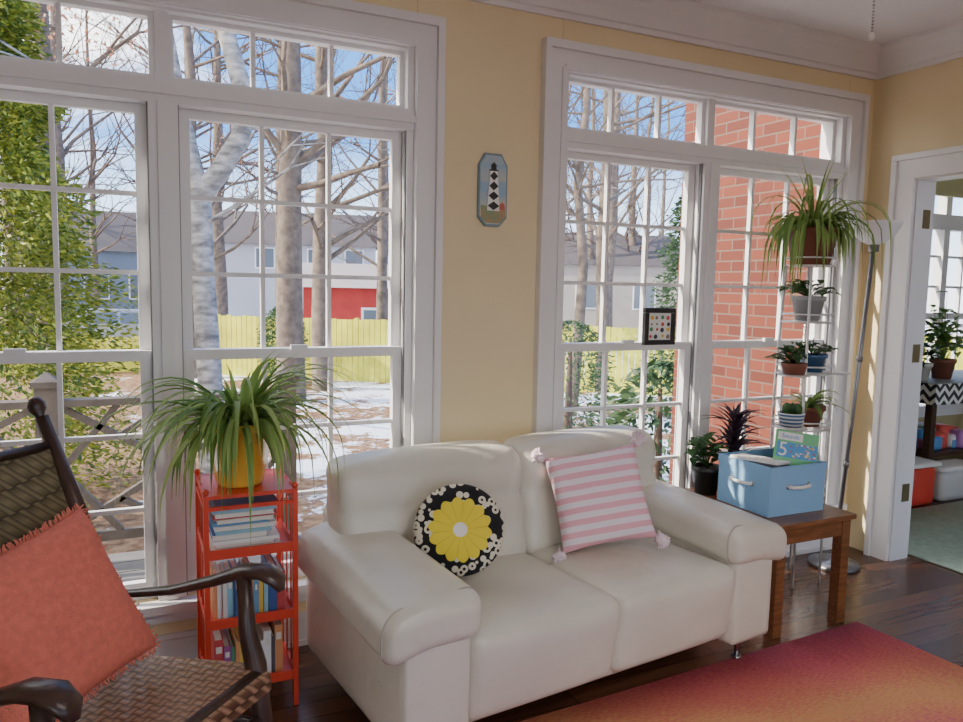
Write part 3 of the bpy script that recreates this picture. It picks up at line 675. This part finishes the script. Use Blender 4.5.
# ---------------------------------------------------------------- rug
def rug_mat():
    m,nt,b=nodes('rug_sunset'); L=nt.links
    tc=nt.nodes.new('ShaderNodeTexCoord'); sp=nt.nodes.new('ShaderNodeSeparateXYZ'); L.new(tc.outputs['Object'],sp.inputs[0])
    n=nt.nodes.new('ShaderNodeTexNoise'); n.inputs['Scale'].default_value=1.6; n.inputs['Detail'].default_value=2; L.new(tc.outputs['Object'],n.inputs['Vector'])
    mp=nt.nodes.new('ShaderNodeMapping'); mp.inputs['Scale'].default_value=(22,90,1); L.new(tc.outputs['Object'],mp.inputs[0])
    n2=nt.nodes.new('ShaderNodeTexNoise'); n2.inputs['Scale'].default_value=2; n2.inputs['Detail'].default_value=4; L.new(mp.outputs[0],n2.inputs['Vector'])
    t=math_(nt,'MULTIPLY',sp.outputs[1],-.85); t=math_(nt,'ADD',t,math_(nt,'MULTIPLY',sp.outputs[0],-.22)); t=math_(nt,'ADD',t,math_(nt,'MULTIPLY_ADD',n.outputs[0],.34,-.17)); t=math_(nt,'ADD',t,math_(nt,'MULTIPLY_ADD',n2.outputs[0],.46,-.23))
    r=ramp(nt,[(0,(.36,.06,.13)),(.12,(.56,.09,.15)),(.24,(.72,.15,.18)),(.36,(.78,.26,.18)),(.46,(.82,.44,.20)),(.56,(.78,.30,.18)),(.68,(.68,.16,.23)),(.82,(.46,.08,.27)),(1,(.3,.08,.3))])
    L.new(t,r.inputs[0]); L.new(r.outputs[0],b.inputs['Base Color']); b.inputs['Roughness'].default_value=.95
    bp=nt.nodes.new('ShaderNodeBump'); bp.inputs['Strength'].default_value=.6; bp.inputs['Distance'].default_value=.005; L.new(n2.outputs[0],bp.inputs['Height']); L.new(bp.outputs[0],b.inputs['Normal'])
    return m
o=MB('area_rug'); o.soft((-2.3,-2.6,0),(0,0,.008),.004,rug_mat(),n=6); o.done(Matrix.Translation((2.665,2.02,0))@Matrix.Rotation(math.radians(3.2),4,'Z'),merge=True)
o=MB('ceiling_fan_pull_chain'); 
for k in range(26): o.ball((2.41,1.93,CZ-.006-.011*k),.0045,chrome,8)
o.ball((2.41,1.93,CZ-.30),.011,pw,10,sq=(1,1,1.5)); o.done()
# ================================================================ OUTSIDE
def ground_mat():
    m,nt,b=nodes('ground_leaves_snow'); L=nt.links
    tc=nt.nodes.new('ShaderNodeTexCoord')
    n=nt.nodes.new('ShaderNodeTexNoise'); n.inputs['Scale'].default_value=9; n.inputs['Detail'].default_value=8; L.new(tc.outputs['Object'],n.inputs['Vector'])
    r=ramp(nt,[(.3,(.08,.035,.015)),(.5,(.21,.105,.045)),(.7,(.34,.20,.10))]); L.new(n.outputs[0],r.inputs[0])
    n2=nt.nodes.new('ShaderNodeTexNoise'); n2.inputs['Scale'].default_value=.5; n2.inputs['Detail'].default_value=9; n2.inputs['Roughness'].default_value=.76; L.new(tc.outputs['Object'],n2.inputs['Vector'])
    sp=nt.nodes.new('ShaderNodeSeparateXYZ'); L.new(tc.outputs['Object'],sp.inputs[0])
    bias=math_(nt,'MINIMUM',math_(nt,'MULTIPLY_ADD',sp.outputs[0],.02,-.03),.07)
    r2=ramp(nt,[(.53,(0,0,0)),(.56,(1,1,1))]); L.new(math_(nt,'ADD',n2.outputs[0],bias),r2.inputs[0])
    m1=nt.nodes.new('ShaderNodeMix'); m1.data_type='RGBA'; L.new(r2.outputs[0],m1.inputs[0]); L.new(r.outputs[0],m1.inputs[6]); m1.inputs[7].default_value=(.72,.76,.85,1)
    L.new(m1.outputs[2],b.inputs['Base Color']); b.inputs['Roughness'].default_value=.9; return m
GZ=-1.2
gmm=ground_mat()
o=MB('ground'); o.quad((-90,2.9,GZ),(90,2.9,GZ),(90,120,GZ),(-90,120,GZ),gmm); o.quad((-90,-60,GZ-.01),(90,-60,GZ-.01),(90,2.9,GZ-.01),(-90,2.9,GZ-.01),gmm); o.done()
o=MB('road'); o.box((-30,27,GZ),(4,33,GZ+.03),mat('asphalt',(.20,.20,.21),.9,var=.1,scale=2)); o.done()
def brick_mat():
    m,nt,b=nodes('red_brick'); L=nt.links
    tc=nt.nodes.new('ShaderNodeTexCoord'); sp=nt.nodes.new('ShaderNodeSeparateXYZ'); L.new(tc.outputs['Object'],sp.inputs[0])
    cb=nt.nodes.new('ShaderNodeCombineXYZ'); L.new(math_(nt,'ADD',sp.outputs[0],sp.outputs[1]),cb.inputs[0]); L.new(sp.outputs[2],cb.inputs[1])
    br=nt.nodes.new('ShaderNodeTexBrick'); L.new(cb.outputs[0],br.inputs['Vector']); br.inputs['Scale'].default_value=1; br.inputs['Brick Width'].default_value=.205; br.inputs['Row Height'].default_value=.066; br.inputs['Mortar Size'].default_value=.005
    br.inputs['Color1'].default_value=(.16,.034,.016,1); br.inputs['Color2'].default_value=(.09,.018,.010,1); br.inputs['Mortar'].default_value=(.13,.085,.065,1)
    L.new(br.outputs[0],b.inputs['Base Color']); b.inputs['Roughness'].default_value=.85
    bp=nt.nodes.new('ShaderNodeBump'); bp.inputs['Strength'].default_value=.5; bp.inputs['Distance'].default_value=.006; bp.invert=True; L.new(br.outputs[1],bp.inputs['Height']); L.new(bp.outputs[0],b.inputs['Normal']); return m
bkm=brick_mat()
o=MB('brick_exterior_wall'); o.box((3.43,D+.13,GZ),(3.56,4.06,3.0),bkm); o.box((3.43,4.06,GZ),(5.2,4.14,3.0),bkm); o.box((6.7,4.06,GZ),(7.3,4.14,3.0),bkm); o.box((5.2,4.06,GZ),(6.7,4.14,.42),bkm); o.done()
dg=mat('deck_board_grey',(.16,.15,.14),.8,var=.15,scale=6); snow=mat('snow',(.72,.76,.85),.8,bump=.3,bscale=12); rl=mat('railing_weathered',(.095,.078,.068),.75,var=.2,scale=10)
o=MB('deck')
for k in range(10): o.box((-4.5,2.87+k*.145,-.14),(.9,3.005+k*.145,-.11),dg)
o.soft((-2.2,3.0,-.112),(.3,3.6,-.07),.03,snow,n=6); 
for x in (-4.4,-2.2,.7): o.box((x,4.15,GZ),(x+.12,4.27,-.14),dg)
o.box((-4.5,4.28,-.3),(.9,4.32,-.11),dg); o.done()
o=MB('deck_railing'); ry=4.22
posts=(-4.25,-2.95,-1.65,-.35,.80)
for x in posts:
    o.box((x-.05,ry-.05,-.11),(x+.05,ry+.05,.80),rl); o.box((x-.065,ry-.065,.80),(x+.065,ry+.065,.83),rl)
    o.add([(x-.055,ry-.055,.83),(x+.055,ry-.055,.83),(x+.055,ry+.055,.83),(x-.055,ry+.055,.83),(x,ry,.875)],[(0,1,4),(1,2,4),(2,3,4),(3,0,4)],rl,False)
for a,b in zip(posts,posts[1:]):
    a+=.05;b-=.05
    o.box((a,ry-.045,.70),(b,ry+.045,.735),rl); o.box((a,ry-.02,.0),(b,ry+.02,.05),rl); m_=(a+b)/2
    mz=.375
    B=lambda p,q: o.beam((p[0],ry,p[1]),(q[0],ry,q[1]),.030,.040,rl,up=(0,1,0))
    B((a,.05),(b,.70)); B((a,.70),(b,.05)); 
    B((a,mz),((a+m_)/2,.70)); B((a,mz),((a+m_)/2,.05)); B((b,mz),((b+m_)/2,.70)); B((b,mz),((b+m_)/2,.05))
    B((m_,.70),((a+m_)/2,mz+.16)); B((m_,.70),((b+m_)/2,mz+.16)); B((m_,.05),((a+m_)/2,mz-.16)); B((m_,.05),((b+m_)/2,mz-.16))
o.done()
fmt=mat('fence_wood_yellow',(.60,.58,.06),.75,var=.18,scale=1.5)
def fence(name,f0,fd,k0,k1,hgt):
    o=MB(name); k=k0
    while k<k1:
        a=f0+fd*k; b=f0+fd*(k+.135); hh=GZ+hgt+random.uniform(-.02,.02); nrm_=V((-fd.y,fd.x,0))*.015
        o.add([a-nrm_+V((0,0,GZ)),b-nrm_+V((0,0,GZ)),b+nrm_+V((0,0,GZ)),a+nrm_+V((0,0,GZ)),a-nrm_+V((0,0,hh)),b-nrm_+V((0,0,hh)),b+nrm_+V((0,0,hh)),a+nrm_+V((0,0,hh))],[(0,3,2,1),(4,5,6,7),(0,1,5,4),(1,2,6,5),(2,3,7,6),(3,0,4,7)],fmt,False); k+=.15
    for z in (GZ+.3,GZ+hgt-.3): o.beam(f0+fd*k0+V((0,.06,z)),f0+fd*k1+V((0,.06,z)),.05,.09,fmt)
    for kk in range(int(k0),int(k1),2): p=f0+fd*kk+V((0,.1,0)); o.box((p.x-.05,p.y-.02,GZ),(p.x+.05,p.y+.08,GZ+hgt+.03),fmt)
    o.done()
fdir=V((1,-.75,0)).normalized()
fence('wooden_fence',V((6.3,18.5,0)),fdir,-7,22,1.62)
fence('low_wooden_fence',V((.5,22.9,0)),V((-1,-.05,0)).normalized(),0,9,.95)
rs=mat('shed_red',(.40,.028,.025),.7,var=.1,scale=3); ws=mat('siding_white',(.42,.43,.48),.7); rf=mat('roof_grey',(.08,.065,.065),.8); gl=mat('dark_window_glass',(.12,.15,.19),.15)
def house(name,c,w,d,h,roofh,wallmat,roofmat,rot,wins=()):
    o=MB(name); M=Matrix.Translation(c)@Matrix.Rotation(rot,4,'Z')
    o.box((-w/2,-d/2,0),(w/2,d/2,h),wallmat,M)
    e=.25
    o.add([(-w/2-e,-d/2-e,h-.05),(w/2+e,-d/2-e,h-.05),(w/2+e,d/2+e,h-.05),(-w/2-e,d/2+e,h-.05),(-w/2-e,0,h+roofh),(w/2+e,0,h+roofh)],[(0,1,5,4),(2,3,4,5),(0,4,3),(1,2,5),(0,3,2,1)],roofmat,False,M)
    for x,z,ww,hh in wins:
        o.box((x-ww/2-.08,-d/2-.05,z-.08),(x+ww/2+.08,-d/2,z+hh+.08),trim,M); o.box((x-ww/2,-d/2-.07,z),(x+ww/2,-d/2-.04,z+hh),gl,M)
    return o.done()
house('garden_shed',(7.15,25.0,GZ),3.4,2.6,2.45,.75,rs,mat('shed_roof_grey',(.36,.31,.30),.7),-.28,[(.5,1.1,.6,.6)])
house('white_house',(9.6,50,GZ),11,8,4.8,2.2,ws,rf,-.25,[(-4,3.4,1,1.1),(-1,3.4,1,1.1),(2,3.4,1,1.1),(4.2,3.4,1,1.1),(-4,1,1,1.3),(2,1,1.6,1.6)])
house('blue_grey_house',(-1.8,54,GZ),8,8,4.2,2.6,mat('siding_blue',(.15,.20,.27),.7),rf,.1,[(-2.4,1.4,1.2,1.4),(0,1.4,1.2,1.4),(2.4,1.4,1.2,1.4)])
house('neighbor_house',(27,42,GZ),11,8,4.0,2.0,mat('siding_tan',(.32,.29,.26),.7),rf,-.5,[(-3,1.4,1.2,1.4),(0,1.4,1.2,1.4),(3.4,1.4,1.2,1.4)])
o=MB('parked_car'); cm=mat('car_paint_silver',(.35,.38,.42),.3,metal=.4,coat=.5); tire=mat('tire',(.02,.02,.02),.8)
prof=[(-2.15,.35),(2.15,.35),(2.2,.65),(2.1,.85),(1.25,.95),(.6,1.42),(-.9,1.45),(-1.7,1.0),(-2.15,.9),(-2.2,.6)]
M=Matrix.Translation((-.1,29.6,GZ+.03))@Matrix.Rotation(.05,4,'Z')
n_=len(prof); vs=[(x,-.85+(.12 if z>1.1 else 0),z) for x,z in prof]+[(x,.85-(.12 if z>1.1 else 0),z) for x,z in prof]
o.add(vs,[tuple(range(n_)),tuple(range(n_,2*n_))[::-1]]+[(i,i+n_,(i+1)%n_+n_,(i+1)%n_) for i in range(n_)],cm,False,M)
for a in ([(-1.45,1.02),(-.15,1.0),(-.15,1.36),(-.85,1.36)],[(-.05,1.0),(1.05,.98),(.5,1.36),(-.05,1.36)]):
    for yy,s_ in ((-.87,.10),(.87,-.10)):
        o.add([(x,yy+(s_ if z>1.1 else 0),z) for x,z in a],[(0,1,2,3)],gl,False,M)
for x in (-1.35,1.35):
    for yy in (-.8,.8): o.tube([M@V((x,yy-.1,.33)),M@V((x,yy+.1,.33))],.33,tire,20); o.tube([M@V((x,yy-.11,.33)),M@V((x,yy+.11,.33))],.19,chrome,16)
o.done()
# ---- trees
bark=mat('bark_grey',(.15,.115,.09),.9,var=.3,scale=6,bump=.5,bscale=12); barkl=mat('bark_pale',(.44,.42,.40),.85,col2=(.13,.12,.115),scale=5,bump=.4,bscale=9,stretch=(1,1,2.5)); twm=mat('twig_brown',(.12,.08,.06),.9)
brl=leafmat('brown_leaf',(.30,.11,.05),(.55,.26,.14)); evg=leafmat('evergreen_leaf',(.05,.11,.015),(.40,.42,.05)); hol=leafmat('holly_leaf',(.02,.05,.02),(.09,.16,.06))
def grow(o,p,d,L,r,depth,mt,ends,spread=.5,up=.15):
    n=3 if depth>1 else 2; pts=[p];rs_=[r]; q=V(p); dd=V(d)
    for i in range(n):
        dd=(dd+V((random.gauss(0,.12),random.gauss(0,.12),random.gauss(0,.08)+up*.3))).normalized(); q=q+dd*L/n; pts.append(q.copy()); rs_.append(r*(1-.45*(i+1)/n))
    o.tube(pts,rs_,mt if depth>2 else twm,6 if depth>2 else (4 if depth>1 else 3),cap=False)
    if depth<=1: ends.append((pts[-1],dd)); ends.append((pts[1],dd)); return
    for k in range(random.choice((2,3,3)) if depth>1 else 2):
        i=random.choice((n,n,n-1)) ; a=random.uniform(0,6.28); t=random.uniform(.5,1.1)*spread
        perp=dd.orthogonal().normalized(); perp.rotate(Matrix.Rotation(a,3,dd)); nd=(dd*math.cos(t)+perp*math.sin(t)+V((0,0,up))).normalized()
        grow(o,pts[i],nd,L*random.uniform(.62,.85),rs_[i]*random.uniform(.55,.8),depth-1,mt,ends,spread*1.05,up)
def leaves(o,ends,mt,per,size,spread):
    for p,d in ends:
        for k in range(per):
            c=p+V((random.gauss(0,spread),random.gauss(0,spread),random.gauss(0,spread))); a=V((random.gauss(0,1),random.gauss(0,1),random.gauss(0,1))).normalized(); b=a.orthogonal().normalized()
            s=size*random.uniform(.6,1.3); o.add([c-a*s,c-b*s*.5,c+a*s,c+b*s*.5],[(0,1,2,3)],mt,False)
o=MB('birch_tree'); ends=[]
o.tube([(.95,9.5,GZ-.1),(.92,9.5,0),(.86,9.55,1.4),(.84,9.57,2.5)],[.18,.145,.13,.125],barkl,12,cap=False)
o.tube([(.84,9.57,2.35),(.66,9.62,3.2),(.50,9.7,4.2),(.35,9.75,5.6),(.3,9.7,7.5)],[.11,.095,.085,.07,.04],barkl,10,cap=False)
o.tube([(.84,9.57,2.3),(1.05,9.45,2.6),(1.28,9.36,3.0),(1.33,9.35,3.45),(1.15,9.4,4.1),(1.10,9.4,5.2),(1.4,9.4,7.5)],[.12,.12,.115,.11,.10,.085,.05],barkl,10,cap=False)
for b,d,L,r in (((.50,9.7,4.2),(-.8,.2,.4),1.5,.045),((1.28,9.36,3.1),(.9,0,.3),1.6,.045),((.66,9.62,3.2),(-.9,-.1,.3),1.5,.04),((1.10,9.4,4.1),(.8,.3,.5),1.6,.045),((.35,9.75,5.6),(.6,-.3,.6),1.7,.04),((1.15,9.4,5.2),(-.6,.2,.6),1.7,.04),((1.15,9.4,5.0),(.8,-.2,.5),1.7,.04),((.9,9.5,2.0),(.7,-.5,.35),1.2,.03)):
    grow(o,V(b),V(d).normalized(),L,r,5,barkl,ends,.55,.05)
leaves(o,ends,brl,1,.028,.15); o.done()
def tree(name,x,y,h,r,mt,n=9,leafm=None,per=3,lean=0,depth=4,ls=.045):
    o=MB(name); ends=[]; K=7; pts=[];rr=[]
    for i in range(K+1):
        t=i/K; pts.append(V((x+lean*t*h+random.gauss(0,.06),y+random.gauss(0,.06),GZ-.1+h*t))); rr.append(r*(1-.75*t)+.01)
    o.tube(pts,rr,mt,10,cap=False)
    for k in range(n):
        t=random.uniform(.22,.98); i=min(K-1,int(t*K)); p=pts[i].lerp(pts[i+1],t*K-i); a=random.uniform(0,6.28); el=random.uniform(.1,.9)
        grow(o,p,V((math.cos(a)*math.cos(el),math.sin(a)*math.cos(el),math.sin(el))),h*.16*random.uniform(.7,1.2)*(1.2-t*.5),r*.32*(1.1-t*.6),depth,mt,ends,.55,.08)
    if leafm: leaves(o,ends,leafm,per,ls,.22)
    return o.done()
tree('oak_tree',3.25,16.2,14,.30,bark,18,brl,1)
tree('maple_tree',4.3,17.9,13,.24,bark,18)
tree('beech_tree',-1.2,15.0,13,.2,bark,26,brl,6)
tree('maple_tree',1.6,21,13,.2,bark,18,brl,2)
tree('maple_tree',8.6,13.5,11,.12,bark,18)
tree('maple_tree',7.2,13.0,10,.09,bark,16)
tree('oak_tree',10.5,15.5,13,.18,bark,20)
tree('oak_tree',6.6,20.5,13,.16,bark,18)
for k in range(38):
    dd_=random.uniform(27,66); a=random.uniform(-.75,.42); L_=a*dd_
    tree('bare_tree',L_*.904+dd_*.428,dd_*.904-L_*.428,random.uniform(13,21),random.uniform(.16,.34),bark,18,None,depth=3)
def bushy(name,c,R,h,mt,n,size,cone=False):
    o=MB(name); c=V(c)
    o.tube([c,c+V((0,0,h*.9))],[.09,.02],twm,6)
    for k in range(n):
        t=random.random()**.8 if cone else random.random()
        a=random.uniform(0,6.28)
        if cone: rad=R*(1-t)**.7*(.85+.5*noise.noise(V((math.cos(a)*1.6+c.x,math.sin(a)*1.6,t*14))))
        else: rad=R*math.sqrt(max(0,1-(2*t-1)**2))
        rr=rad*random.uniform(.5,1.05)*(1+.25*noise.noise(V((math.cos(a)*2,math.sin(a)*2,t*9))))
        p=c+V((math.cos(a)*rr,math.sin(a)*rr,.05+h*t))
        d=V((math.cos(a),math.sin(a),random.uniform(-.7,.3))).normalized(); d=(d+V((random.gauss(0,.35),random.gauss(0,.35),random.gauss(0,.35)))).normalized(); b=d.cross(V((random.gauss(0,1),random.gauss(0,1),random.gauss(0,1)))).normalized(); s=size*random.uniform(.6,1.3)
        o.add([p-d*s,p-b*s*.33,p+d*s,p+b*s*.33],[(0,1,2,3)],mt,False)
    return o.done()
bushy('evergreen_tree',(-1.45,9.7,GZ),1.85,7.4,evg,76000,.046,True)
bushy('evergreen_tree',(-3.9,8.4,GZ),1.6,6.2,evg,20000,.06,True)
bushy('holly_tree',(9.5,11.2,GZ),1.1,4.6,hol,5500,.06,True)
bushy('rhododendron_bush',(4.25,5.3,GZ),.55,1.85,hol,1500,.065)
bushy('boxwood_bush',(6.0,9.6,GZ),.7,2.0,hol,3500,.045)
bushy('boxwood_bush',(3.6,19.3,GZ),.6,1.9,hol,2500,.06)
# ---------------------------------------------------------------- world, sun, added fill light
w=bpy.data.worlds.new('World'); bpy.context.scene.world=w; w.use_nodes=True; nt=w.node_tree; L=nt.links; bg=nt.nodes['Background']
tc=nt.nodes.new('ShaderNodeTexCoord'); sp=nt.nodes.new('ShaderNodeSeparateXYZ'); L.new(tc.outputs['Generated'],sp.inputs[0])
r=ramp(nt,[(0,(.85,.92,1.0)),(.10,(.50,.72,1.0)),(.18,(.07,.26,.66)),(.6,(.04,.19,.58))]); L.new(sp.outputs[2],r.inputs[0])
mp=nt.nodes.new('ShaderNodeMapping'); mp.inputs['Scale'].default_value=(1,1,2.5); L.new(tc.outputs['Generated'],mp.inputs[0])
n=nt.nodes.new('ShaderNodeTexNoise'); n.inputs['Scale'].default_value=2.2; n.inputs['Detail'].default_value=6; L.new(mp.outputs[0],n.inputs['Vector'])
cf=math_(nt,'ADD',n.outputs[0],math_(nt,'MULTIPLY_ADD',sp.outputs[0],-.45,.0))
r2=ramp(nt,[(.48,(0,0,0)),(.64,(1,1,1))]); L.new(cf,r2.inputs[0])
mx=nt.nodes.new('ShaderNodeMix'); mx.data_type='RGBA'; L.new(r2.outputs[0],mx.inputs[0]); L.new(r.outputs[0],mx.inputs[6]); mx.inputs[7].default_value=(1.3,1.3,1.3,1)
L.new(mx.outputs[2],bg.inputs[0]); bg.inputs[1].default_value=4.0
sl=bpy.data.lights.new('sun','SUN'); sl.energy=12; sl.angle=.012; sl.color=(1,.91,.76); so=bpy.data.objects.new('sun',sl); bpy.context.collection.objects.link(so)
sd=V((1,-.28,-.62)); so.rotation_euler=sd.to_track_quat('-Z','Y').to_euler()
o=MB('added_fill_housing'); o.lathe([(.30,0),(.32,-.02),(.32,-.04),(0,-.045)],(1.0,-.6,CZ),trim,32); o.done()  # invented housing for the fill light, out of view behind the camera
al=bpy.data.lights.new('added_fill_light','AREA'); al.shape='DISK'; al.size=.62; al.energy=30; al.color=(1,.96,.90); ao=bpy.data.objects.new('added_fill_light',al); ao.location=(1.0,-.6,CZ-.06); bpy.context.collection.objects.link(ao)  # area light added to brighten the interior, no known lamp here
# ---------------------------------------------------------------- camera
pitch,yaw,roll=[math.radians(a) for a in (5.62,25.32,1.15)]
fw=V((math.sin(yaw)*math.cos(pitch),math.cos(yaw)*math.cos(pitch),-math.sin(pitch))); rt=V((math.cos(yaw),-math.sin(yaw),0)); up=rt.cross(fw)
r_=rt*math.cos(roll)+up*math.sin(roll); u_=-rt*math.sin(roll)+up*math.cos(roll)
cam=bpy.data.cameras.new('camera'); cam.sensor_width=36; cam.lens=757.8/963*36; cam.clip_start=.05; cam.clip_end=500
co=bpy.data.objects.new('camera',cam); bpy.context.collection.objects.link(co); co.matrix_world=frame((0,0,1.33),r_,u_,-fw); bpy.context.scene.camera=co
